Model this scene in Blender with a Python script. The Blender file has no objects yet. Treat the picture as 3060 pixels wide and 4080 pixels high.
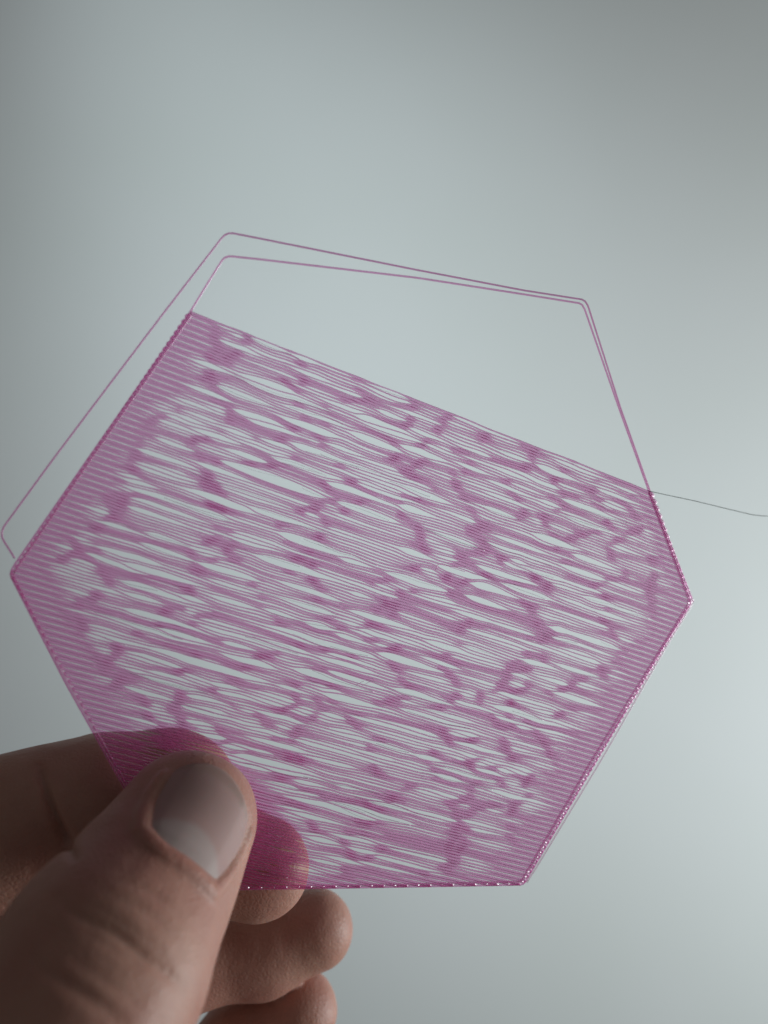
import bpy, math, random
import numpy as np
random.seed(7)
rng = np.random.default_rng(11)

# ------------------------------------------------------------------ camera, world, lights
WALL_Y = 0.46
MM = 0.001
CAM_Z = 1.35
F, CX, CY = 3082.0, 1530.0, 2040.0            # photograph's focal length and centre, its own pixels

scene = bpy.context.scene
cam_data = bpy.data.cameras.new('camera')
cam = bpy.data.objects.new('camera', cam_data)
scene.collection.objects.link(cam)
cam.location = (0, 0, CAM_Z)
cam.rotation_euler = (math.radians(90), 0, 0)
cam_data.sensor_fit = 'VERTICAL'
cam_data.sensor_height = 2 * 2040 / F * 5.4
cam_data.lens = 5.4
cam_data.clip_start = 0.005
cam_data.clip_end = 50
cam_data.dof.use_dof = True
cam_data.dof.focus_distance = 0.1065
cam_data.dof.aperture_fstop = 2.3
scene.camera = cam

world = bpy.data.worlds.new('World')
scene.world = world
world.use_nodes = True
bg = world.node_tree.nodes['Background']
bg.inputs['Color'].default_value = (1.0, 0.99, 0.97, 1)
bg.inputs['Strength'].default_value = 0.088

scene.view_settings.view_transform = 'Standard'
scene.view_settings.look = 'None'
scene.view_settings.exposure = 0
scene.view_settings.gamma = 1
scene.cycles.transparent_max_bounces = 64
scene.cycles.max_bounces = 10
scene.cycles.use_denoising = True


def area(name, loc, target, size, power, color):
    d = bpy.data.lights.new(name, 'AREA')
    d.shape = 'RECTANGLE'
    d.size, d.size_y = size
    d.energy = power
    d.color = color
    o = bpy.data.objects.new(name, d)
    scene.collection.objects.link(o)
    o.location = loc
    v = np.array(target, float) - np.array(loc, float)
    from mathutils import Vector
    o.rotation_euler = Vector(v).to_track_quat('-Z', 'Y').to_euler()
    return o


# window light coming in from the right, between the hand and the wall
wl = area('window_light', (0.80, 0.235, CAM_Z - 0.20), (0.02, WALL_Y, CAM_Z + 0.02), (0.4, 0.4), 3.25, (0.93, 1.0, 1.0))
wl.data.spread = math.radians(100)
# added fill, high and unseen, to brighten the upper part of the wall
ul = area('upper_fill', (-0.15, 0.15, CAM_Z + 0.50), (-0.02, WALL_Y, CAM_Z + 0.0), (0.3, 0.3), 0.25, (0.87, 1.0, 1.03))
ul.data.spread = math.radians(45)

# ------------------------------------------------------------------ helpers
def disp(u, v):                                # picture point in 1659-wide units -> photograph pixels
    return u * 1.84448, v * 1.84448


def crop(u, v):                                # picture point in the hand close-up -> photograph pixels
    return u * 0.90416, 2880 + v * 0.90416


def ray(u, v, depth):                          # point (mm, camera at origin, y = depth)
    return np.array([(u - CX) / F * depth, depth, -(v - CY) / F * depth])


def to_world(P):
    P = np.asarray(P, float) * MM
    P = P.copy()
    P[..., 2] += CAM_Z
    return P


def new_mesh(name, verts, faces, mat=None, smooth=True):
    me = bpy.data.meshes.new(name)
    verts = np.asarray(verts, np.float32)
    faces = np.asarray(faces, np.int32)
    n, k = faces.shape
    me.vertices.add(len(verts))
    me.vertices.foreach_set('co', verts.ravel())
    me.loops.add(n * k)
    me.loops.foreach_set('vertex_index', faces.ravel())
    me.polygons.add(n)
    me.polygons.foreach_set('loop_start', np.arange(0, n * k, k, dtype=np.int32))
    me.polygons.foreach_set('loop_total', np.full(n, k, np.int32))
    me.polygons.foreach_set('use_smooth', np.full(n, smooth, bool))
    me.update(calc_edges=True)
    me.validate()
    if mat:
        me.materials.append(mat)
    return me


def link(name, me, parent=None):
    o = bpy.data.objects.new(name, me)
    scene.collection.objects.link(o)
    if parent is not None:
        o.parent = parent
    return o


# ------------------------------------------------------------------ materials
def material(name):
    m = bpy.data.materials.new(name)
    m.use_nodes = True
    nt = m.node_tree
    nt.nodes.clear()
    out = nt.nodes.new('ShaderNodeOutputMaterial')
    return m, nt, out


def N(nt, kind, **kw):
    n = nt.nodes.new(kind)
    for k, v in kw.items():
        if k in n.inputs:
            n.inputs[k].default_value = v
        else:
            setattr(n, k, v)
    return n


def plastic(name, tint, dark, body, body_amount):
    m, nt, out = material(name)
    L = nt.links.new
    lw = N(nt, 'ShaderNodeLayerWeight', Blend=0.35)
    pw = N(nt, 'ShaderNodeMath', operation='POWER')
    L(lw.outputs['Facing'], pw.inputs[0]); pw.inputs[1].default_value = 1.6
    tc = N(nt, 'ShaderNodeTexCoord')
    no = N(nt, 'ShaderNodeTexNoise', Scale=900.0, Detail=2.0)
    L(tc.outputs['Object'], no.inputs['Vector'])
    mx = N(nt, 'ShaderNodeMix', data_type='RGBA')
    L(pw.outputs[0], mx.inputs['Factor'])
    mx.inputs['A'].default_value = (*tint, 1); mx.inputs['B'].default_value = (*dark, 1)
    tr = N(nt, 'ShaderNodeBsdfTransparent'); L(mx.outputs['Result'], tr.inputs['Color'])
    df = N(nt, 'ShaderNodeBsdfDiffuse', Color=(*body, 1))
    tl = N(nt, 'ShaderNodeBsdfTranslucent', Color=(*body, 1))
    m1 = N(nt, 'ShaderNodeMixShader'); m1.inputs[0].default_value = 0.6
    L(df.outputs[0], m1.inputs[1]); L(tl.outputs[0], m1.inputs[2])
    m2 = N(nt, 'ShaderNodeMixShader'); m2.inputs[0].default_value = body_amount
    L(tr.outputs[0], m2.inputs[1]); L(m1.outputs[0], m2.inputs[2])
    gl = N(nt, 'ShaderNodeBsdfGlossy', Roughness=0.4)
    bp = N(nt, 'ShaderNodeBump', Strength=0.5, Distance=0.00006)
    L(no.outputs['Fac'], bp.inputs['Height']); L(bp.outputs[0], gl.inputs['Normal'])
    fr = N(nt, 'ShaderNodeFresnel', IOR=1.46); L(bp.outputs[0], fr.inputs['Normal'])
    m3 = N(nt, 'ShaderNodeMixShader')
    hf = N(nt, 'ShaderNodeMath', operation='MULTIPLY'); L(fr.outputs[0], hf.inputs[0]); hf.inputs[1].default_value = 0.4
    L(hf.outputs[0], m3.inputs[0]); L(m2.outputs[0], m3.inputs[1]); L(gl.outputs[0], m3.inputs[2])
    L(m3.outputs[0], out.inputs['Surface'])
    return m


mat_plastic = plastic('translucent_pink_plastic', (0.985, 0.78, 0.94), (0.93, 0.46, 0.76), (0.97, 0.23, 0.61), 0.23)
mat_thread = plastic('thin_plastic_thread', (0.90, 0.78, 0.86), (0.50, 0.40, 0.46), (0.55, 0.30, 0.45), 0.15)
mat_loose = plastic('loose_strand_plastic', (0.95, 0.70, 0.88), (0.72, 0.42, 0.62), (0.80, 0.28, 0.55), 0.25)
mat_rim = plastic('rim_plastic', (0.985, 0.85, 0.95), (0.93, 0.60, 0.80), (0.92, 0.32, 0.62), 0.20)
mat_pale = plastic('pale_plastic', (0.95, 0.86, 0.91), (0.80, 0.60, 0.72), (0.75, 0.45, 0.60), 0.15)

m, nt, out = material('dark_hair')
b = N(nt, 'ShaderNodeBsdfPrincipled'); b.inputs['Base Color'].default_value = (0.10, 0.125, 0.115, 1)
b.inputs['Roughness'].default_value = 0.4
nt.links.new(b.outputs[0], out.inputs['Surface']); mat_hair = m

m, nt, out = material('matt_wall_paint')
tc = N(nt, 'ShaderNodeTexCoord')
n1 = N(nt, 'ShaderNodeTexNoise', Scale=5.0, Detail=3.0)
nt.links.new(tc.outputs['Object'], n1.inputs['Vector'])
cr = N(nt, 'ShaderNodeValToRGB')
cr.color_ramp.elements[0].color = (0.66, 0.69, 0.685, 1); cr.color_ramp.elements[0].position = 0.3
cr.color_ramp.elements[1].color = (0.70, 0.72, 0.73, 1); cr.color_ramp.elements[1].position = 0.7
nt.links.new(n1.outputs['Fac'], cr.inputs[0])
b = N(nt, 'ShaderNodeBsdfPrincipled'); b.inputs['Roughness'].default_value = 0.9
nt.links.new(cr.outputs[0], b.inputs['Base Color'])
n2 = N(nt, 'ShaderNodeTexNoise', Scale=400.0, Detail=4.0)
nt.links.new(tc.outputs['Object'], n2.inputs['Vector'])
bp = N(nt, 'ShaderNodeBump', Strength=0.15, Distance=0.0005)
nt.links.new(n2.outputs['Fac'], bp.inputs['Height']); nt.links.new(bp.outputs[0], b.inputs['Normal'])
nt.links.new(b.outputs[0], out.inputs['Surface']); mat_wall = m

# ------------------------------------------------------------------ wall behind
wv = []
nx, nz = 24, 20
for j in range(nz + 1):
    for i in range(nx + 1):
        wv.append((-3.0 + 6.0 * i / nx, WALL_Y, CAM_Z - 1.35 + 4.0 * j / nz))
for j in range(nz + 1):
    for i in range(nx + 1):
        wv.append((-3.0 + 6.0 * i / nx, WALL_Y + 0.1, CAM_Z - 1.35 + 4.0 * j / nz))
wf = []
M1 = (nx + 1) * (nz + 1)
for j in range(nz):
    for i in range(nx):
        a = j * (nx + 1) + i
        wf.append((a, a + 1, a + nx + 2, a + nx + 1))
        wf.append((M1 + a, M1 + a + nx + 1, M1 + a + nx + 2, M1 + a + 1))
wall = link('wall', new_mesh('wall', wv, wf, mat_wall))
wall['kind'] = 'structure'
wall['label'] = 'plain pale grey-green wall filling the whole background'

# ------------------------------------------------------------------ plane of the printed hexagon
R = np.array([[0.97367974, -0.21307793, 0.08090457],
              [0.21858926, 0.97353386, -0.06671253],
              [-0.06454837, 0.08264151, 0.99448675]])
O = np.array([0.47410118, 105.22925837, -10.71301103])
NRM = R[:, 1]                                   # points away from the camera


def unproject(u, v):                            # photograph pixel -> sheet coordinates (a, b), mm
    d = ray(u, v, 1.0)
    X = R.T @ (d * ((O @ NRM) / (d @ NRM)) - O)
    return np.array([X[0], X[2]])


def sheet_depth(u, v):
    d = ray(u, v, 1.0)
    return (O @ NRM) / (d @ NRM)


from mathutils import Matrix
hexagon = bpy.data.objects.new('printed_hexagon', None)
scene.collection.objects.link(hexagon)
hexagon.empty_display_size = 0.01
mw = Matrix.Identity(4)
for r in range(3):
    for c in range(3):
        mw[r][c] = R[r, c]
    mw[r][3] = (O * MM)[r]
mw[2][3] += CAM_Z
hexagon.matrix_world = mw
hexagon['label'] = 'see-through pink 3D printed hexagon of fine stringy lines held between thumb and finger'
hexagon['category'] = '3D print'

TH = math.radians(-15.2)
E1 = np.array([math.cos(TH), math.sin(TH)])
E2 = np.array([-math.sin(TH), math.cos(TH)])


def tube(path, nrm, hw, ht, sides=6, closed_ends=True):
    """path (n,3); hw, ht half width / half thickness (arrays); returns verts, quads."""
    path = np.asarray(path, float)
    n = len(path)
    t = np.gradient(path, axis=0)
    t /= np.linalg.norm(t, axis=1)[:, None] + 1e-12
    nn = np.tile(np.asarray(nrm, float), (n, 1)) if np.ndim(nrm) == 1 else nrm
    side = np.cross(t, nn)
    side /= np.linalg.norm(side, axis=1)[:, None] + 1e-12
    up = np.cross(side, t)
    hw = np.broadcast_to(hw, n)[:, None, None]
    ht = np.broadcast_to(ht, n)[:, None, None]
    a = 2 * np.pi * (np.arange(sides) + 0.5) / sides
    V = path[:, None] + side[:, None] * (np.cos(a)[None, :, None] * hw) + up[:, None] * (np.sin(a)[None, :, None] * ht)
    V = V.reshape(-1, 3)
    q = np.arange(sides)
    base = (np.arange(n - 1) * sides)[:, None]
    Fq = np.stack([base + q, base + (q + 1) % sides, base + sides + (q + 1) % sides, base + sides + q], -1).reshape(-1, 4)
    if closed_ends:
        c0, c1 = len(V), len(V) + 1
        V = np.vstack([V, path[0], path[-1]])
        e = []
        for k in range(0, sides, 2):
            e.append((c0, (k + 2) % sides, k + 1, k))
            o_ = (n - 1) * sides
            e.append((c1, o_ + k, o_ + k + 1, o_ + (k + 2) % sides))
        Fq = np.vstack([Fq, np.array(e)])
    return V, Fq


YN = np.array([0.0, 1.0, 0.0])                  # sheet normal in sheet coordinates


def px_path(pts, step=1.0, lift=0.0, conv=disp):
    P = np.array([unproject(*conv(*p)) for p in pts])
    out_ = []
    for i in range(len(P) - 1):
        L_ = np.linalg.norm(P[i + 1] - P[i])
        k = max(1, int(L_ / step))
        for j in range(k):
            out_.append(P[i] + (P[i + 1] - P[i]) * j / k)
    out_.append(P[-1])
    P = np.array(out_)
    return np.stack([P[:, 0], np.full(len(P), lift), P[:, 1]], 1)


def smooth_path(P, it=2):
    P = P.copy()
    for _ in range(it):
        Q = P.copy()
        Q[1:-1] = 0.25 * P[:-2] + 0.5 * P[1:-1] + 0.25 * P[2:]
        P = Q
    return P


# hexagon corners as they stand in the picture
CORN = [unproject(*disp(u, v)) for u, v in
        [(487, 553), (1262, 652), (1497, 1300), (1132, 1911), (392, 1922), (20, 1240)]]
CORN = np.array(CORN)


def clip_line(h):
    """s range of the line at height h inside the hexagon"""
    ss = []
    for i in range(6):
        A, B = CORN[i], CORN[(i + 1) % 6]
        ha, hb = A @ E2, B @ E2
        if (ha - h) * (hb - h) < 0:
            t = (h - ha) / (hb - ha)
            ss.append((A + (B - A) * t) @ E1)
    if len(ss) < 2:
        return None
    return min(ss), max(ss)


PITCH = 0.402
h_top = unproject(760, 1245) @ E2
h_bot = min(c @ E2 for c in CORN)
NS = int((h_top - h_bot) / PITCH)
S0, S1, DS = -56.0, 56.0, 0.4
SG = np.arange(S0, S1, DS)
G = np.zeros((NS + 1, len(SG)))                 # openings between strand j-1 and j


def add_gap(j, sa, sb, w, skew=0.85, pw=0.8):
    if j < 1 or j > NS - 1 or sb - sa < 0.8:
        return
    t = (SG - sa) / (sb - sa)
    k = (t > 0) & (t < 1)
    prof = np.zeros_like(SG)
    a_, b_ = 0.75 * pw / skew ** 2, 1.25 * pw * skew ** 2     # blunt at one end, drawn out to a needle at the other
    prof[k] = t[k] ** a_ * (1 - t[k]) ** b_
    prof /= prof.max() + 1e-9
    G[j] = np.maximum(G[j], w * prof)


def edge_dist(P):
    """distance from each hexagon side, P (n,2) -> (n,6)"""
    d = []
    for i in range(6):
        A, B = CORN[i], CORN[(i + 1) % 6]
        t = (B - A) / np.linalg.norm(B - A)
        n_ = np.array([t[1], -t[0]])
        if (CORN.mean(0) - A) @ n_ < 0:
            n_ = -n_
        d.append((P - A) @ n_)
    return np.stack(d, -1)


R1 = lambda u, v: (u / 1.659 + 700, v / 1.659 + 1150)
R2 = lambda u, v: (u / 1.659 + 1600, v / 1.659 + 1500)
R3 = lambda u, v: (u / 1.659 + 500, v / 1.659 + 2100)
R4 = lambda u, v: (u / 1.659 + 1300, v / 1.659 + 2300)
R5 = lambda u, v: (u / 2.765 + 900, v / 2.765 + 3000)
R6 = lambda u, v: (u / 2.765 + 2200, v / 2.765 + 2400)
R7 = lambda u, v: (u / 2.765 + 200, v / 2.765 + 1700)
GAPS = [
 (R1, 1, [(490,350,740,430,25),(270,345,560,440,18),(120,470,370,575,24),(410,560,780,700,38),(440,640,1040,790,28),
  (270,655,640,800,32),(10,610,360,760,20),(390,790,720,930,30),(660,830,1060,1010,42),(700,800,1180,910,24),
  (760,530,1010,640,16),(770,435,920,520,20),(1160,930,1490,1120,42),(780,1035,1230,1200,38),(310,1070,600,1160,30),
  (290,1145,985,1370,62),(150,1165,560,1310,22),(1000,1320,1600,1480,34),(640,1130,1140,1290,36),(330,930,480,1000,20),
  (1190,870,1640,1000,38),(0,1335,530,1450,42),(490,1480,1050,1640,32),(1060,1420,1470,1570,40),(0,1450,360,1530,38),
  (1260,650,1560,760,16),(880,480,1240,590,14),(1340,820,1550,880,24),(1220,900,1640,1020,22),(1000,1040,1280,1120,18),
  (480,880,900,1000,22),(100,940,440,1050,22),(0,740,330,830,14),(0,820,280,900,14),(540,1000,780,1080,20)]),
 (R2, 1, [(240,210,620,380,18),(50,340,280,440,20),(0,440,300,590,36),(600,600,860,700,20),(900,590,1160,690,38),
  (650,490,850,600,18),(1060,820,1430,960,32),(880,1040,1200,1170,48),(1130,1200,1420,1290,32),(1050,1220,1330,1400,32),
  (550,870,760,970,26),(530,800,900,880,16),(0,850,250,960,42),(0,1130,220,1250,36),(230,1260,560,1370,42),
  (480,1370,800,1500,52),(200,1020,480,1150,26),(500,1240,900,1420,30),(1200,1480,1500,1560,32),(600,1050,960,1200,22),
  (0,740,330,850,36),(330,560,560,640,20),(920,820,1060,900,18),(1000,560,1400,720,14),(1300,750,1600,860,16),
  (1100,940,1500,1080,22),(0,220,200,300,16),(560,700,960,830,16),(1360,560,1600,680,12)]),
 (R3, 1, [(100,130,460,230,30),(490,240,900,360,32),(0,240,580,418,38),(0,345,490,540,42),(0,450,250,500,26),
  (390,430,530,550,24),(620,820,980,950,36),(640,770,880,830,24),(240,690,590,790,32),(0,570,650,720,36),
  (0,660,580,800,26),(130,820,960,1030,46),(100,1010,510,1100,28),(880,165,1430,390,48),(980,470,1370,590,32),
  (910,540,1150,620,20),(1190,620,1340,700,38),(880,750,1220,840,22),(880,660,1650,880,36),(1130,920,1640,1130,46),
  (1250,870,1650,960,32),(990,390,1430,470,24),(570,1030,760,1080,24),(400,1130,750,1180,22),(780,1400,1200,1470,26),
  (630,1450,810,1480,24),(700,1560,1330,1640,38),(1020,60,1650,240,52),(1430,210,1650,290,24),(1490,430,1650,490,22),
  (560,450,860,545,22),(130,50,420,130,18),(0,1050,330,1160,22),(160,970,540,1060,20),(1000,1060,1300,1150,16),
  (850,1220,1180,1290,18),(760,1340,1100,1400,16),(0,930,130,1000,16)]),
 (R4, 1, [(380,0,800,90,46),(150,230,600,360,30),(940,90,1200,268,38),(1150,50,1480,170,40),(820,220,1080,310,22),
  (660,430,960,520,36),(630,530,890,620,22),(340,510,790,650,46),(60,390,330,470,26),(0,500,450,640,20),
  (0,650,420,740,34),(450,750,850,860,38),(0,760,360,880,42),(590,860,970,1000,20),(480,920,1160,1020,22),
  (1110,870,1640,1020,38),(1310,550,1570,640,32),(1490,330,1660,400,42),(840,1130,1200,1180,26),(580,1185,770,1215,30),
  (250,1080,580,1170,22),(750,1290,1120,1340,22),(710,1300,880,1370,32),(1060,1390,1300,1480,26),(0,1510,580,1650,38),
  (260,1500,560,1560,22),(1120,760,1390,850,20),(0,1000,200,1060,16),(500,620,800,700,18),(1220,640,1340,700,16)]),
 (R5, 0.6, [(20,110,500,180,34),(400,200,1100,300,38),(600,450,1640,760,58),(770,690,1500,820,36),(930,930,1270,1030,46),
  (1110,900,1640,1040,32),(1090,1150,1500,1230,30),(930,1190,1300,1250,34),(890,1370,1130,1420,26),(1330,1060,1650,1130,40),
  (750,330,1170,400,38),(1240,380,1500,450,34),(450,540,900,680,26),(310,380,700,430,28),(840,60,1440,160,30)]),
 (R6, 0.6, [(40,300,760,545,66),(60,640,500,880,48),(0,990,560,1160,50),(500,90,900,250,40),(400,0,1200,200,30),
  (80,520,430,640,26),(280,910,640,1010,20)]),
 (R7, 0.6, [(940,280,1659,470,40),(740,650,1659,900,46),(810,600,1200,690,30),(480,1320,1200,1560,60),(570,1060,960,1180,30),
  (1060,1190,1659,1340,44),(860,910,1659,1130,44),(1160,180,1659,260,30),(900,440,1659,620,26),(380,1420,1100,1640,36)]),
]
for conv, k, lst in GAPS:
    for (u0, v0, u1, v1, w) in lst:
        A, B = unproject(*conv(u0, v0)), unproject(*conv(u1, v1))
        sa, sb = A @ E1, B @ E1
        hm = 0.5 * (A @ E2 + B @ E2)
        j = int(round((h_top - hm) / PITCH))
        add_gap(j, sa, sb, w * 0.0205 * k * 0.92, skew=random.uniform(0.75, 1.3))

# the rest of the network: along every strand boundary openings alternate with short fused knots;
# the knots of neighbouring boundaries follow each other, so they line up into ragged cross walls
GT = G.copy()
WALLM = np.zeros_like(G)
walls = [S0 + 2 + 6.6 * k + random.uniform(-1.5, 1.5) for k in range(17)]
home = list(walls)
slope = [random.uniform(-0.35, 0.35) for _ in walls]
left_ = [random.randint(3, 10) for _ in walls]
regime = [1.0] * len(walls)
for j in range(1, NS):
    for k in range(len(walls)):
        walls[k] += slope[k] + random.gauss(0, 0.22) + 0.07 * (home[k] - walls[k])
        left_[k] -= 1
        if left_[k] <= 0:
            left_[k] = random.randint(2, 7)
            slope[k] = random.choice([-1, 1]) * random.uniform(0.05, 0.75)
            regime[k] = random.choice([0.5, 0.8, 1.0, 1.2, 1.5])
            if random.random() < 0.4:
                walls[k] += random.choice([-1, 1]) * random.uniform(1.0, 3.0)
    for wpos in walls:
        WALLM[j] = np.maximum(WALLM[j], np.exp(-((SG - wpos) / 0.58) ** 4))
    o_ = np.argsort(walls)
    for q in range(1, len(o_)):
        a_, b_ = walls[o_[q - 1]], walls[o_[q]]
        if b_ - a_ < 3.0:
            continue
        mid = (a_ + b_) / 2
        a_ += 0.45 + random.choice([0.1, 0.2, 0.3, 1.5]) * random.random(); b_ -= 0.3 + random.choice([0.1, 0.3, 0.5, 2.5]) * random.random()
        r_ = random.random()
        w_ = 0.0 if r_ < 0.24 else (0.06 + 0.20 * random.random() ** 2 if r_ < 0.84 else random.uniform(0.18, 0.36))
        w_ *= regime[o_[q]]
        if w_ < 0.04:
            continue
        si = int((mid - S0) / DS)
        if 0 < si < len(SG) and GT[max(0, j - 2):j + 3, max(0, si - 4):si + 4].max() > 0.3 and w_ > 0.12:
            w_ = 0.08
        if random.random() < 0.25:                       # an opening that runs on past the wall
            b_ += random.uniform(2, 6)
        add_gap(j, a_, b_, w_, skew=random.choice([0.55, 0.7, 1.0, 1.3]), pw=random.uniform(0.55, 0.9))

hgrid = h_top - np.arange(NS + 1) * PITCH
PP = (SG[None, :, None] * E1 + hgrid[:, None, None] * E2).reshape(-1, 2)
ED = edge_dist(PP).reshape(NS + 1, len(SG), 6)
# solid margins along the edges: wide on the left, wide on the lower right, narrow on the upper right
wob = 1.6 * np.sin(hgrid * 0.9) + 1.2 * np.sin(hgrid * 0.37 + 1)
dl = np.minimum(ED[..., 5], ED[..., 4] * 1.0)
m_left = np.clip((dl - (2.2 + 0.35 * wob[:, None])) / 3.5, 0, 1)
m_r1 = np.clip((ED[..., 1] - 1.6) / 2.0, 0, 1)
m_r2 = np.clip((ED[..., 2] - (2.2 + 0.5 * wob[:, None])) / 5.5, 0, 1)
m_b = np.clip((ED[..., 3] - 0.8) / 1.5, 0, 1)
MASK = np.minimum(np.minimum(m_left, m_r1), np.minimum(m_r2, m_b))
# the part pressed between thumb and finger stays closed
gp = unproject(*disp(430, 1790))
dg = np.linalg.norm((PP - gp) * np.array([0.8, 1.0]), axis=1).reshape(NS + 1, len(SG))
MASK = np.minimum(MASK, np.clip((dg - 7.5) / 3.0, 0.0, 1))
MASK = MASK * MASK * (3 - 2 * MASK)
G *= MASK


def gauss0(A, sig):
    r = int(3 * sig)
    k = np.exp(-0.5 * (np.arange(-r, r + 1) / sig) ** 2); k /= k.sum()
    P = np.pad(A, ((r, r), (0, 0)), mode='edge')
    out_ = np.zeros_like(A)
    for i, w in enumerate(k):
        out_ += w * P[i:i + A.shape[0]]
    return out_


def gauss1(A, sig):
    return gauss0(A.T, sig).T


pl = np.clip(PITCH - gauss0(G, 3.5), 0.12, PITCH)
S = pl + G
pair = 0.075 * (1 - MASK)                        # faint slit between pairs near the edges
par = (np.arange(NS + 1) % 2 == 0)[:, None]
S = S + np.where(par, pair, -pair)
cum = np.cumsum(S, axis=0)
base = np.arange(1, NS + 2)[:, None] * PITCH
D = cum - base
D = D - gauss0(D, 9.0)
D = gauss1(D, 1.2)
wav = rng.normal(size=D.shape)
wav = gauss1(gauss0(wav, 1.0), 5.0) * 0.22
D = D + wav * MASK
HP = h_top - (np.arange(NS + 1)[:, None] * PITCH + D)      # height of strand i at s
gn = G.copy(); gn[:-1] = G[:-1] + G[1:]
sep = np.zeros_like(S); sep[:-1] = 0.5 * (S[:-1] + S[1:]); sep[-1] = S[-1]
WID = 0.43 + 0.20 * WALLM * (gn < 0.06) - 0.11 * np.clip(gn / 0.05, 0, 1) - 0.14 * np.clip(gn / 0.30, 0, 1)
WID = gauss1(WID, 0.7)
WID = WID * (0.92 + 0.16 * rng.random((NS + 1, 1)))
press = np.clip((9.5 - dg) / 3.0, 0, 1)
WID = WID * MASK + (1 - MASK) * (0.405 + 0.26 * press)
zoff = gauss1(gauss0(rng.normal(size=D.shape), 0.8), 4.0) * 0.45 * MASK

made = 0
for i in range(NS):
    rs = clip_line(hgrid[i])
    if rs is None:
        continue
    sL, sR = rs[0] + 0.35, rs[1] - 0.35
    if sR - sL < 1.0:
        continue
    s = np.arange(sL, sR, 0.45)
    s = np.append(s, sR)
    h = np.interp(s, SG, HP[i]); w = np.interp(s, SG, WID[i]); z = np.interp(s, SG, zoff[i])
    taper = np.clip(np.minimum(s - sL, sR - s) / 2.0, 0, 1)
    h = hgrid[i] + (h - hgrid[i]) * (0.25 + 0.75 * taper)
    z = z * taper
    # the nozzle's turn into the next strand
    nxt = clip_line(hgrid[min(i + 1, NS)])
    pts = np.stack([s, h, z], 1); ww = w
    if nxt is not None and nxt[1] - nxt[0] > 2:
        a = np.linspace(0, math.pi, 7)[1:]
        if i % 2 == 0:
            s2 = nxt[1] - 0.35; p0 = pts[-1]
            arc = np.stack([p0[0] + (s2 - p0[0]) * (1 - np.cos(a)) / 2 + 0.22 * np.sin(a),
                            p0[1] - PITCH * (1 - np.cos(a)) / 2, 0.05 * np.sin(a)], 1)
            pts = np.vstack([pts, arc]); ww = np.append(ww, np.full(6, 0.34))
        else:
            s2 = nxt[0] + 0.35; p0 = pts[0]
            arc = np.stack([p0[0] + (s2 - p0[0]) * (1 - np.cos(a)) / 2 - 0.22 * np.sin(a),
                            p0[1] - PITCH * (1 - np.cos(a)) / 2, 0.05 * np.sin(a)], 1)[::-1]
            pts = np.vstack([arc, pts]); ww = np.append(np.full(6, 0.34), ww)
    ab = pts[:, :1] * E1 + pts[:, 1:2] * E2
    path = np.stack([ab[:, 0], pts[:, 2] - 0.0, ab[:, 1]], 1)
    V, Fq = tube(path, YN, ww * 0.5, np.minimum(0.09, ww * 0.45), 6)
    o = link('strand', new_mesh('strand', V * MM, Fq, mat_plastic), hexagon)
    made += 1

# fine threads drawn across the openings
GF = G * 1.0
cands = np.argwhere(GF > 0.28)
threads = 0
for k in rng.permutation(len(cands)):
    if threads >= 75:
        break
    j, si = cands[k]
    L_ = random.uniform(5, 14)
    s = np.arange(SG[si] - L_ / 2, SG[si] + L_ / 2, 0.4)
    if s[0] < S0 + 1 or s[-1] > S1 - 2:
        continue
    hu = np.interp(s, SG, HP[j - 1]); hd = np.interp(s, SG, HP[j])
    f0, f1 = random.uniform(0.0, 1), random.uniform(0.0, 1)
    f = f0 + (f1 - f0) * np.linspace(0, 1, len(s)) + 0.1 * np.sin(np.linspace(0, random.uniform(2, 7), len(s)))
    ed = edge_dist(s[:, None] * E1 + (hu[:, None]) * E2)
    if ed.min() < 1.0:
        continue
    h = hu * (1 - f) + hd * f
    ab = s[:, None] * E1 + h[:, None] * E2
    path = np.stack([ab[:, 0], np.full(len(s), random.uniform(-0.15, 0.15)), ab[:, 1]], 1)
    V, Fq = tube(path, YN, random.uniform(0.02, 0.045), 0.03, 4)
    link('thread', new_mesh('thread', V * MM, Fq, mat_thread), hexagon)
    threads += 1

# outlines ----------------------------------------------------------
def outline(pts, hw, ht, mat, name='outline', lift=0.0, it=1, step=0.5, conv=disp, label=None):
    P = smooth_path(px_path(pts, step, lift, conv), it)
    V, Fq = tube(P, YN, hw, ht, 8)
    o = link(name, new_mesh(name, V * MM, Fq, mat), hexagon)
    if label:
        o['label'] = label
    return o


outline([(411, 674), (450, 610), (484, 556), (493, 553), (560, 560), (900, 600), (1120, 634), (1258, 656), (1263, 668), (1336.5, 880),
         (1402, 1062), (1494, 1302), (1440, 1386), (1290, 1640), (1131, 1911), (900, 1915), (392, 1923), (140, 1472),
         (21, 1240), (30, 1222), (200, 977), (411, 674)], 0.135, 0.11, mat_plastic)
outline([(32, 1206), (4, 1162), (2, 1150), (8, 1138), (120, 985), (240, 826), (360, 668), (484, 508), (494, 502), (560, 515), (900, 583),
         (1130, 627), (1264, 648), (1270, 660), (1340, 880), (1404, 1060), (1498, 1300)], 0.125, 0.11, mat_loose,
        label='loose outline strand standing away from the hexagon')
outline([(24, 1238), (140, 1462), (268, 1688), (398, 1918)], 0.20, 0.13, mat_rim, lift=-0.05)
outline([(414, 678), (200, 985), (30, 1236)], 0.20, 0.13, mat_rim, lift=-0.05)
outline([(1402, 1064), (1490, 1300), (1436, 1388), (1280, 1640), (1126, 1905), (900, 1911), (560, 1916)], 0.18, 0.12, mat_rim, lift=0.06)
outline([(1496, 1304), (1446, 1386), (1300, 1640), (1160, 1872), (1138, 1906)], 0.12, 0.10, mat_pale,
        label='loose outline strand along the lower right edge')

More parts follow.
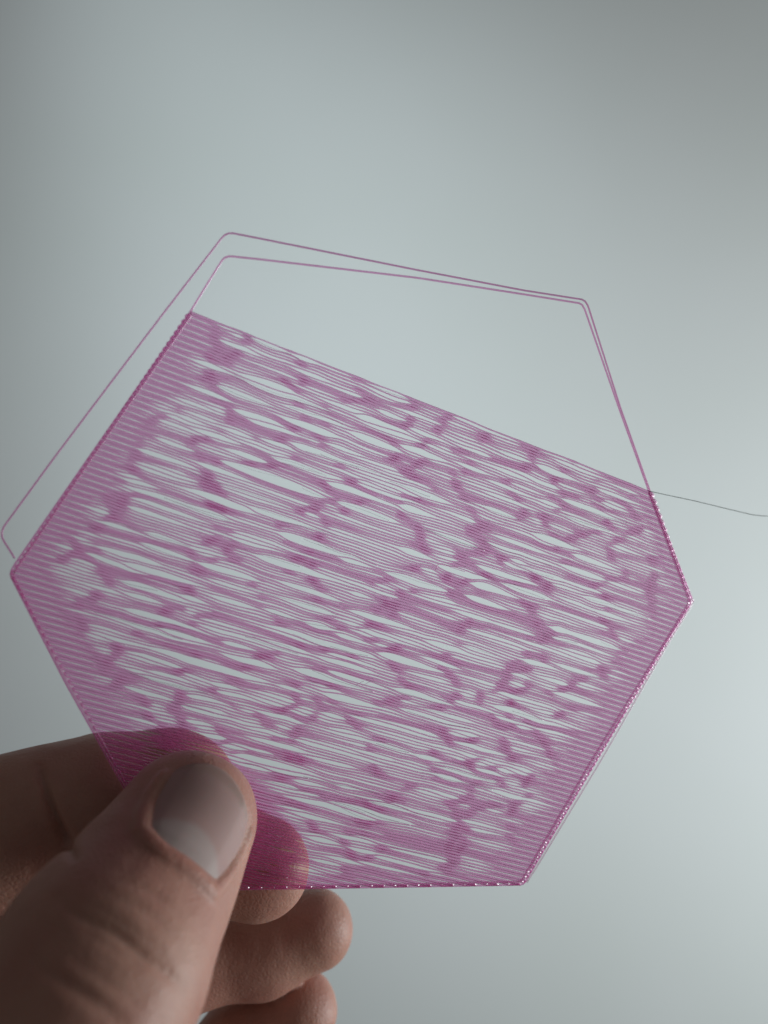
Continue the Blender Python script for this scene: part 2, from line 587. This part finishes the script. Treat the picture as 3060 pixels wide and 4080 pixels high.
# stray hair-thin filament pointing out to the right, and small curls
outline([(1398, 1060), (1425, 1066), (1500, 1082), (1570, 1099), (1620, 1111), (1640, 1114), (1662, 1115)], 0.048, 0.045, mat_hair,
        name='stray_filament', lift=-0.1, label='thin dark stray filament sticking out to the right')
CURL = lambda u, v: (u / 2.765 + 1000, v / 2.765 + 1700)
outline([(632, 862), (645, 885), (680, 908), (720, 915), (745, 895), (760, 905), (762, 925), (735, 935), (715, 925)], 0.035, 0.035, mat_plastic,
        name='curl', lift=-0.3, it=2, step=0.12, conv=CURL, label='tiny curled thread near the middle')
outline([(218, 1275), (232, 1262), (228, 1245), (262, 1232), (330, 1262), (420, 1290)], 0.04, 0.04, mat_plastic,
        name='curl', lift=-0.3, it=2, step=0.12, conv=R2, label='tiny curled thread right of the middle')
for (u, v) in [(190, 710), (1560, 1045)]:
    outline([(u, v), (u + 25, v - 8), (u + 40, v - 22), (u + 60, v - 25)], 0.03, 0.03, mat_thread,
            name='curl', lift=-0.2, it=2, step=0.12, conv=R4 if u < 1000 else R3)

# small pale beads for bubbles on some strands, standing in for their bright sparkles
def bead_mesh(centres, rad):
    # octahedral blobs
    t = (1 + 5 ** .5) / 2
    v = np.array([(-1, t, 0), (1, t, 0), (-1, -t, 0), (1, -t, 0), (0, -1, t), (0, 1, t), (0, -1, -t), (0, 1, -t), (t, 0, -1), (t, 0, 1), (-t, 0, -1), (-t, 0, 1)], float)
    v /= np.linalg.norm(v[0])
    f = np.array([(0, 11, 5), (0, 5, 1), (0, 1, 7), (0, 7, 10), (0, 10, 11), (1, 5, 9), (5, 11, 4), (11, 10, 2), (10, 7, 6), (7, 1, 8),
                  (3, 9, 4), (3, 4, 2), (3, 2, 6), (3, 6, 8), (3, 8, 9), (4, 9, 5), (2, 4, 11), (6, 2, 10), (8, 6, 7), (9, 8, 1)])
    VV, FF = [], []
    for i, (c, r) in enumerate(zip(centres, rad)):
        VV.append(v * r + c); FF.append(f + 12 * i)
    return np.vstack(VV), np.vstack(FF)


m, nt, out = material('pale_sparkle_bead')
b = N(nt, 'ShaderNodeBsdfPrincipled'); b.inputs['Base Color'].default_value = (0.95, 0.72, 0.85, 1)
b.inputs['Roughness'].default_value = 0.3
b.inputs['Specular IOR Level'].default_value = 1.0
nt.links.new(b.outputs[0], out.inputs['Surface']); mat_sparkle = m
cen, rad = [], []
for _ in range(40):
    j = random.randrange(8, NS - 10)
    rs = clip_line(hgrid[j])
    s0 = random.gauss((rs[0] + rs[1]) / 2, 11)
    for k in range(random.randint(1, 7)):
        s = s0 + k * 0.28 + random.uniform(-0.05, 0.05)
        if not rs[0] + 3 < s < rs[1] - 3:
            continue
        h = np.interp(s, SG, HP[j]); ab = s * E1 + h * E2
        cen.append((ab[0], -0.09, ab[1])); rad.append(random.uniform(0.02, 0.045))
V, Fq = bead_mesh(cen, rad)
o = link('sparkle_beads', new_mesh('sparkle_beads', V * MM, Fq, mat_sparkle), hexagon)
o['kind'] = 'stuff'

# ====HAND BEGIN
# ------------------------------------------------------------------ the hand
# one continuous surface: round-cone limbs joined smoothly, meshed with surface nets
def H(u, v, d, rpx=None, k=1.0):
    """hand close-up point at depth d (mm); radius given in close-up units"""
    p = ray(*crop(u, v), d)
    return p if rpx is None else (p, rpx * 0.90416 * d / F)


def chain(pts, squash):
    return [(H(u, v, d), r * 0.90416 * d / F) for (u, v, d, r) in pts], squash


THUMB = chain([(912, 372, 99.0, 198), (825, 435, 97.0, 282), (705, 645, 93.0, 336), (590, 825, 88.5, 384), (480, 1005, 84.0, 436),
               (412, 1140, 81.0, 462), (290, 1400, 76.5, 470), (-150, 2050, 76.0, 520), (-500, 3000, 92.0, 620)], 0.80)
INDEX = chain([(1135, 640, 111.6, 226), (900, 572, 111.5, 248), (740, 338, 111.2, 290), (450, 400, 108.6, 332), (200, 448, 107.0, 322), (0, 490, 105.5, 312),
               (-650, 600, 105.0, 330), (-1150, 1750, 124.0, 330)], 0.85)
MIDDLE = chain([(1383, 910, 124.5, 172), (1150, 1000, 123.5, 186), (800, 1045, 121.0, 208), (300, 1060, 118.0, 235), (-50, 1080, 117.0, 240),
                (-1000, 2100, 128.0, 310)], 0.92)
RING = chain([(1308, 1268, 126.0, 178), (1090, 1390, 126.0, 184), (850, 1640, 124.0, 200), (150, 1900, 121.0, 225), (-850, 2600, 132.0, 290)], 0.92)
PINKY = chain([(1000, 1800, 129.0, 150), (800, 1950, 128.0, 160), (500, 2200, 126.0, 170), (50, 2500, 124.0, 190), (-650, 3050, 134.0, 260)], 0.92)
WRIST = H(-600, 4000, 120)
WRIST_B = H(-250, 4000, 122)
ELBOW = H(-1100, 7200, 125)


def round_cone(P, a, b, ra, rb):
    ba = b - a
    l2 = ba @ ba
    rr = ra - rb
    a2 = l2 - rr * rr
    il2 = 1.0 / l2
    pa = P - a
    y = pa @ ba
    z = y - l2
    x = pa * l2 - y[..., None] * ba
    x2 = np.einsum('...i,...i->...', x, x)
    y2 = y * y * l2
    z2 = z * z * l2
    k = np.sign(rr) * rr * rr * x2
    out_ = (np.sqrt(np.maximum(x2 * a2 * il2, 0)) + y * rr) * il2 - ra
    m1 = np.sign(z) * a2 * z2 > k
    m2 = (~m1) & (np.sign(y) * a2 * y2 < k)
    out_ = np.where(m1, np.sqrt(x2 + z2) * il2 - rb, out_)
    out_ = np.where(m2, np.sqrt(x2 + y2) * il2 - ra, out_)
    return out_


def smin(a, b, k):
    h = np.maximum(k - np.abs(a - b), 0) / k
    return np.minimum(a, b) - h * h * k * 0.25


def sd_chain(P, ch, k=2.5):
    pts, sq = ch
    Q = P * np.array([1, 1 / sq, 1])
    d = None
    for (a, ra), (b, rb) in zip(pts[:-1], pts[1:]):
        e = round_cone(Q, a * np.array([1, 1 / sq, 1]), b * np.array([1, 1 / sq, 1]), ra, rb)
        d = e if d is None else smin(d, e, k)
    return d * (0.5 + 0.5 * sq)


def sd_palm(P):
    d = None
    mc = [INDEX[0][-1][0], MIDDLE[0][-1][0], RING[0][-1][0], PINKY[0][-1][0]]
    for i, m_ in enumerate(mc):
        tgt = WRIST * (1 - i / 3) + WRIST_B * (i / 3)
        e = round_cone(P, m_, tgt, 11.5, 17.0)
        d = e if d is None else smin(d, e, 9.0)
    e = round_cone(P, mc[0], mc[2], 12, 13); d = smin(d, e, 8)
    e = round_cone(P, mc[1], mc[3], 12, 12); d = smin(d, e, 8)
    e = round_cone(P, THUMB[0][-1][0], WRIST, 16.0, 17.0); d = smin(d, e, 14)
    e = round_cone(P, (WRIST + WRIST_B) / 2, ELBOW, 25.0, 36.0); d = smin(d, e, 12)
    return d


# nail outline in the close-up: cuticle, tip, left and right side
NC = [(637, 470), (700, 538), (790, 588), (868, 648), (938, 728)]
NT = [(792, 196), (850, 176), (925, 176), (1000, 212), (1052, 275), (1085, 352), (1094, 415)]
NL = [(637, 470), (646, 405), (682, 318), (738, 238), (792, 196)]
NR = [(938, 728), (985, 676), (1036, 592), (1078, 505), (1094, 415)]


def resample(pts, t):
    P = np.array(pts, float)
    for _ in range(3):                            # corner cutting
        Q = [P[0]]
        for a, b in zip(P[:-1], P[1:]):
            Q += [a * .75 + b * .25, a * .25 + b * .75]
        Q.append(P[-1]); P = np.array(Q)
    L_ = np.r_[0, np.cumsum(np.linalg.norm(np.diff(P, axis=0), axis=1))]
    L_ /= L_[-1]
    return np.stack([np.interp(t, L_, P[:, 0]), np.interp(t, L_, P[:, 1])], 1)


def sd_core(P, full=True):
    th = sd_chain(P, THUMB)
    if not full:
        return th
    palm = sd_palm(P)
    d = smin(th, palm, 9.0)
    for ch, kk in ((INDEX, 8.0), (MIDDLE, 8.0), (RING, 8.0), (PINKY, 8.0)):
        f = smin(sd_chain(P, ch), palm, kk)
        d = smin(d, f, 0.5)
    return d


def march(px, fn, start=60.0):
    d = np.array([ray(u, v, 1.0) for u, v in px])
    t = np.full(len(px), start)
    for _ in range(80):
        e = fn(d * t[:, None])
        t = t + np.clip(e, -2, 4) * 0.8
    return d * t[:, None]


border = [crop(*p) for p in np.vstack([resample(NL, np.linspace(0, 0.75, 10))[::-1], resample(NC, np.linspace(0, 1, 14))[1:]])]
cen_n = np.array(crop(860, 430))
bo = np.array(border); bo = bo + (bo - cen_n) / np.linalg.norm(bo - cen_n, axis=1)[:, None] * 16
FOLD = march(bo, lambda P: sd_chain(P, THUMB))
border_r = [crop(*p) for p in resample(NR, np.linspace(0, 0.8, 10))]
br = np.array(border_r); br = br + (br - cen_n) / np.linalg.norm(br - cen_n, axis=1)[:, None] * 22
FOLD_R = march(br, lambda P: sd_chain(P, THUMB))

# skin creases: polylines in the close-up, marched on to the skin: (points, depth mm, width mm)
CREASE_PX = [
    ([(172, 190), (190, 260), (215, 340), (248, 430), (290, 520), (330, 600)], 0.9, 0.5),
    ([(235, 440), (262, 500), (300, 560)], 0.5, 1.4),
    ([(250, 775), (330, 838), (400, 878), (480, 905), (560, 965), (640, 1035), (720, 1090), (800, 1160)], 0.36, 0.55),
    ([(300, 760), (420, 820), (540, 880), (650, 960), (740, 1050)], 0.25, 0.45),
    ([(350, 905), (450, 960), (560, 1030), (640, 1085)], 0.3, 0.45),
    ([(140, 1030), (230, 1110), (330, 1170), (430, 1235), (540, 1310)], 0.31, 0.6),
    ([(260, 1010), (360, 1070), (480, 1150), (600, 1230)], 0.22, 0.5),
    ([(520, 690), (640, 730), (740, 790), (800, 860)], 0.2, 0.5),
    ([(480, 760), (600, 800), (700, 870), (790, 960)], 0.2, 0.5),
    ([(430, 640), (480, 660), (560, 650), (610, 560)], 0.12, 1.2),
]


def seg_dist(P, C):
    d = np.full(len(P), 1e9)
    for a, b in zip(C[:-1], C[1:]):
        ba = b - a
        t = np.clip((P - a) @ ba / (ba @ ba), 0, 1)
        d = np.minimum(d, np.linalg.norm(P - a - t[:, None] * ba, axis=1))
    return d


def sd_hand(P):
    """P (n,3)"""
    d = sd_core(P)
    near = np.where(np.linalg.norm(P - FOLD.mean(0), axis=1) < 16)[0]
    if len(near):
        q = P[near]
        f = np.minimum(seg_dist(q, FOLD), seg_dist(q, FOLD_R) + 0.2) - 0.55
        d[near] = smin(d[near], f, 1.1)
    return d


def grid_eval(x, y, z):
    out_ = np.empty((len(x), len(y), len(z)), np.float32)
    for i, xv in enumerate(x):
        Y, Z = np.meshgrid(y, z, indexing='ij')
        P = np.stack([np.full(Y.size, xv), Y.ravel(), Z.ravel()], 1)
        out_[i] = sd_core(P).reshape(len(y), len(z))
    return out_


def surface_nets(D, x, y, z):
    nx, ny, nz = D.shape
    ins = D < 0
    c = np.zeros((nx - 1, ny - 1, nz - 1), np.int8)
    for dx in (0, 1):
        for dy in (0, 1):
            for dz in (0, 1):
                c += ins[dx:nx - 1 + dx, dy:ny - 1 + dy, dz:nz - 1 + dz]
    act = (c > 0) & (c < 8)
    idx = -np.ones(act.shape, np.int64)
    cells = np.argwhere(act)
    idx[act] = np.arange(len(cells))
    acc = np.zeros((len(cells), 3)); cnt = np.zeros(len(cells))
    cor = [(a, b, c_) for a in (0, 1) for b in (0, 1) for c_ in (0, 1)]
    for p in cor:
        for ax in range(3):
            if p[ax] == 0:
                q = list(p); q[ax] = 1
                da = D[cells[:, 0] + p[0], cells[:, 1] + p[1], cells[:, 2] + p[2]].astype(float)
                db = D[cells[:, 0] + q[0], cells[:, 1] + q[1], cells[:, 2] + q[2]].astype(float)
                m_ = (da < 0) != (db < 0)
                t = np.where(m_, da / (da - db + 1e-20), 0)
                pos = np.tile(np.array(p, float), (len(cells), 1)); pos[:, ax] += t
                acc[m_] += pos[m_]; cnt[m_] += 1
    loc = cells + acc / cnt[:, None]
    V = np.stack([np.interp(loc[:, 0], np.arange(nx), x), np.interp(loc[:, 1], np.arange(ny), y), np.interp(loc[:, 2], np.arange(nz), z)], 1)
    Fs = []
    for ax in range(3):
        sl0 = [slice(None)] * 3; sl1 = [slice(None)] * 3
        sl0[ax] = slice(0, -1); sl1[ax] = slice(1, None)
        A, B = ins[tuple(sl0)], ins[tuple(sl1)]
        e = np.argwhere(A != B)
        o1, o2 = (ax + 1) % 3, (ax + 2) % 3
        e = e[(e[:, o1] > 0) & (e[:, o2] > 0) & (e[:, o1] < D.shape[o1] - 1) & (e[:, o2] < D.shape[o2] - 1)]
        def at(d1, d2):
            q = e.copy(); q[:, o1] += d1; q[:, o2] += d2
            return idx[q[:, 0], q[:, 1], q[:, 2]]
        quad = np.stack([at(-1, -1), at(0, -1), at(0, 0), at(-1, 0)], 1)
        flip = ~A[e[:, 0], e[:, 1], e[:, 2]]
        quad[flip] = quad[flip][:, ::-1]
        Fs.append(quad)
    return V, np.vstack(Fs)


def subdivide(V, Fq):
    n = len(V)
    E = np.stack([Fq, np.roll(Fq, -1, 1)], -1).reshape(-1, 2)
    Es = np.sort(E, 1)
    key = Es[:, 0].astype(np.int64) * n + Es[:, 1]
    uq, inv = np.unique(key, return_inverse=True)
    mid = 0.5 * (V[uq // n] + V[uq % n])
    cen = V[Fq].mean(1)
    em = (n + inv).reshape(-1, 4)
    fc = n + len(uq) + np.arange(len(Fq))
    out_ = np.stack([np.stack([Fq[:, i], em[:, i], fc, em[:, i - 1]], 1) for i in range(4)], 1).reshape(-1, 4)
    return np.vstack([V, mid, cen]), out_


def project(V, fn, it=2):
    for _ in range(it):
        d = fn(V)
        g = np.stack([fn(V + e) - fn(V - e) for e in np.eye(3) * 0.08], 1) / 0.16
        n_ = g / (np.linalg.norm(g, axis=1)[:, None] + 1e-9)
        V = V - n_ * np.clip(d, -0.6, 0.6)[:, None]
    return V, n_


VOX = 1.5
lo = np.array([-165.0, 50.0, -262.0]); hi = np.array([22.0, 175.0, -14.0])
gx, gy, gz = [np.arange(lo[i], hi[i], VOX) for i in range(3)]
Dg = grid_eval(gx, gy, gz)
Vh, Fh = surface_nets(Dg, gx, gy, gz)
Vh, Fh = subdivide(Vh, Fh)
# drop the finer levels outside the visible part: only faces near the frame are split again
Vh, _n = project(Vh, sd_hand, 2)
Vh, Fh = subdivide(Vh, Fh)
uv_u = CX + F * Vh[:, 0] / Vh[:, 1]
vis = (uv_u > -260) & (Vh[:, 2] > -105)
Vv, Nv = project(Vh[vis], sd_hand, 2)
Vh[vis] = Vv
disp_amt = np.zeros(len(Vv))
for pts, dep, wid in CREASE_PX:
    C = march([crop(*p) for p in resample(pts, np.linspace(0, 1, 16))], sd_core)
    dd = seg_dist(Vv, C)
    ti = np.argmin(np.linalg.norm(Vv[:, None, :] - C[None], axis=2), axis=1) / (len(C) - 1)   # fades out at both ends
    dep_l = dep * (1.0 if dep > 0.3 else 0.5) * np.sin(np.pi * np.clip(ti * 0.9 + 0.05, 0, 1)) ** 0.7
    disp_amt -= dep_l * np.exp(-(dd / wid) ** 2)
    disp_amt += 0.12 * dep_l * np.exp(-((dd - 2.2 * wid) / (wid * 1.3)) ** 2)
from mathutils import noise, Vector
lowf = np.array([noise.noise(Vector(p * 0.16)) + 0.5 * noise.noise(Vector(p * 0.45)) for p in Vv]) * 0.10
Vh[vis] = Vv + Nv * (disp_amt + lowf)[:, None]

# skin material
m, nt, out = material('skin')
L = nt.links.new
tc = N(nt, 'ShaderNodeTexCoord')
n1 = N(nt, 'ShaderNodeTexNoise', Scale=90.0, Detail=5.0)
L(tc.outputs['Object'], n1.inputs['Vector'])
cr = N(nt, 'ShaderNodeValToRGB')
cr.color_ramp.elements[0].position = 0.35; cr.color_ramp.elements[0].color = (0.37, 0.17, 0.13, 1)
cr.color_ramp.elements[1].position = 0.68; cr.color_ramp.elements[1].color = (0.46, 0.25, 0.19, 1)
L(n1.outputs['Fac'], cr.inputs[0])
b = N(nt, 'ShaderNodeBsdfPrincipled')
L(cr.outputs[0], b.inputs['Base Color'])
b.inputs['Roughness'].default_value = 0.52
b.inputs['Specular IOR Level'].default_value = 0.4
b.inputs['Subsurface Weight'].default_value = 0.35
b.inputs['Subsurface Radius'].default_value = (1.0, 0.35, 0.2)
b.inputs['Subsurface Scale'].default_value = 0.0022
vo = N(nt, 'ShaderNodeTexVoronoi', Scale=1500.0); vo.feature = 'DISTANCE_TO_EDGE'
L(tc.outputs['Object'], vo.inputs['Vector'])
n3 = N(nt, 'ShaderNodeTexNoise', Scale=700.0, Detail=3.0); L(tc.outputs['Object'], n3.inputs['Vector'])
ad = N(nt, 'ShaderNodeMath', operation='ADD'); L(vo.outputs['Distance'], ad.inputs[0]); L(n3.outputs['Fac'], ad.inputs[1])
bp = N(nt, 'ShaderNodeBump', Strength=0.5, Distance=0.00016)
L(ad.outputs[0], bp.inputs['Height']); L(bp.outputs[0], b.inputs['Normal'])
L(b.outputs[0], out.inputs['Surface'])
mat_skin = m

hand_me = new_mesh('hand', to_world(Vh), Fh, mat_skin)
hand = link('hand', hand_me)
hand['label'] = 'bare hand pinching the pink hexagon, thumb in front and fingers curled behind'
hand['category'] = 'hand'

# thumb nail: a curved plate lying on the thumb
NU, NV = 34, 30
tu = np.linspace(0, 1, NU + 1); tv = np.linspace(0, 1, NV + 1)
Lc, Rc, Bc, Tc = resample(NL, tv), resample(NR, tv), resample(NC, tu), resample(NT, tu)
GP = np.zeros((NV + 1, NU + 1, 2))
for j, v in enumerate(tv):
    for i, u in enumerate(tu):
        GP[j, i] = (1 - u) * Lc[j] + u * Rc[j] + (1 - v) * Bc[i] + v * Tc[i] - (
            (1 - u) * (1 - v) * Bc[0] + u * (1 - v) * Bc[-1] + (1 - u) * v * Tc[0] + u * v * Tc[-1])
px = [crop(*p) for p in GP.reshape(-1, 2)]
NP = march(px, lambda P: sd_chain(P, THUMB)).reshape(NV + 1, NU + 1, 3)
dep = NP[..., 1].copy()
for _ in range(30):                               # even out the plate
    q = dep.copy()
    q[1:-1, 1:-1] = 0.2 * (dep[1:-1, 1:-1] + dep[:-2, 1:-1] + dep[2:, 1:-1] + dep[1:-1, :-2] + dep[1:-1, 2:])
    dep = q
rim = np.minimum(np.minimum(tu[None, :], 1 - tu[None, :]) * 6, 1) * np.minimum(tv[:, None] * 6, 1)
tipl = np.clip((tv[:, None] - 0.9) / 0.1, 0, 1)
lift = 0.10 + 0.30 * rim + 0.18 * tipl
dirs = np.array([ray(u, v, 1.0) for u, v in px]).reshape(NV + 1, NU + 1, 3)
top = dirs * (dep - lift)[..., None]
bot = dirs * (dep - lift + 0.45)[..., None]
nv_ = (NV + 1) * (NU + 1)
VV = np.vstack([top.reshape(-1, 3), bot.reshape(-1, 3)])
FF = []
W_ = NU + 1
for j in range(NV):
    for i in range(NU):
        a = j * W_ + i
        FF.append((a, a + 1, a + W_ + 1, a + W_)); FF.append((nv_ + a, nv_ + a + W_, nv_ + a + W_ + 1, nv_ + a + 1))
ring = [i for i in range(NU)] + [NU + j * W_ for j in range(NV)] + [NV * W_ + i for i in range(NU, 0, -1)] + [j * W_ for j in range(NV, 0, -1)]
for a, b_ in zip(ring, ring[1:] + ring[:1]):
    FF.append((b_, a, nv_ + a, nv_ + b_))
# colour zones that belong to the nail: half moon at the root, pale free edge
m, nt, out = material('finger_nail')
L = nt.links.new
at = N(nt, 'ShaderNodeAttribute'); at.attribute_name = 'zone'
sp = N(nt, 'ShaderNodeSeparateColor'); L(at.outputs['Color'], sp.inputs[0])
mA = N(nt, 'ShaderNodeMix', data_type='RGBA'); L(sp.outputs[0], mA.inputs['Factor'])
mA.inputs['A'].default_value = (0.39, 0.25, 0.23, 1); mA.inputs['B'].default_value = (0.41, 0.32, 0.30, 1)
mB = N(nt, 'ShaderNodeMix', data_type='RGBA'); L(sp.outputs[1], mB.inputs['Factor'])
L(mA.outputs['Result'], mB.inputs['A']); mB.inputs['B'].default_value = (0.38, 0.25, 0.22, 1)
b = N(nt, 'ShaderNodeBsdfPrincipled'); L(mB.outputs['Result'], b.inputs['Base Color'])
b.inputs['Roughness'].default_value = 0.58
b.inputs['Specular IOR Level'].default_value = 0.3
b.inputs['Subsurface Weight'].default_value = 0.2
b.inputs['Subsurface Scale'].default_value = 0.001
L(b.outputs[0], out.inputs['Surface'])
mat_nail = m
nail_me = new_mesh('thumb_nail', to_world(VV), np.array(FF), mat_nail)
ca = nail_me.color_attributes.new('zone', 'FLOAT_COLOR', 'POINT')
UU, VVv = np.meshgrid(tu, tv)
GPx = GP[..., 0]; GPy = GP[..., 1]
lun = resample([(650, 445), (700, 425), (780, 420), (840, 440), (900, 480), (940, 535), (960, 600), (958, 690)], np.linspace(0, 1, 40))
vl = []
for i in range(NU + 1):                           # v of the half moon's edge for every column
    col = GP[:, i]
    dd = np.linalg.norm(col[:, None] - lun[None], axis=2).min(1)
    vl.append(tv[dd.argmin()])
vl = np.array(vl); vl = np.convolve(np.pad(vl, 2, mode='edge'), np.ones(5) / 5, 'valid')
z1 = np.clip((vl[None, :] - VVv) / 0.06 + 0.5, 0, 1)
fe = 0.93 - 0.05 * np.sin(UU * 3.1)
z2 = np.clip((VVv - fe) / 0.04 + 0.5, 0, 1) * np.clip((UU - 0.02) / 0.1, 0, 1)
col = np.zeros((2 * nv_, 4), np.float32); col[:, 3] = 1
col[:nv_, 0] = z1.ravel(); col[:nv_, 1] = z2.ravel(); col[nv_:, :2] = col[:nv_, :2]
ca.data.foreach_set('color', col.ravel())
nail = link('thumb_nail', nail_me, hand)
nail['label'] = 'short clean thumb nail with a pale half moon at its root'
# ====HAND END

print('strands', made, 'threads', threads, 'NS', NS)
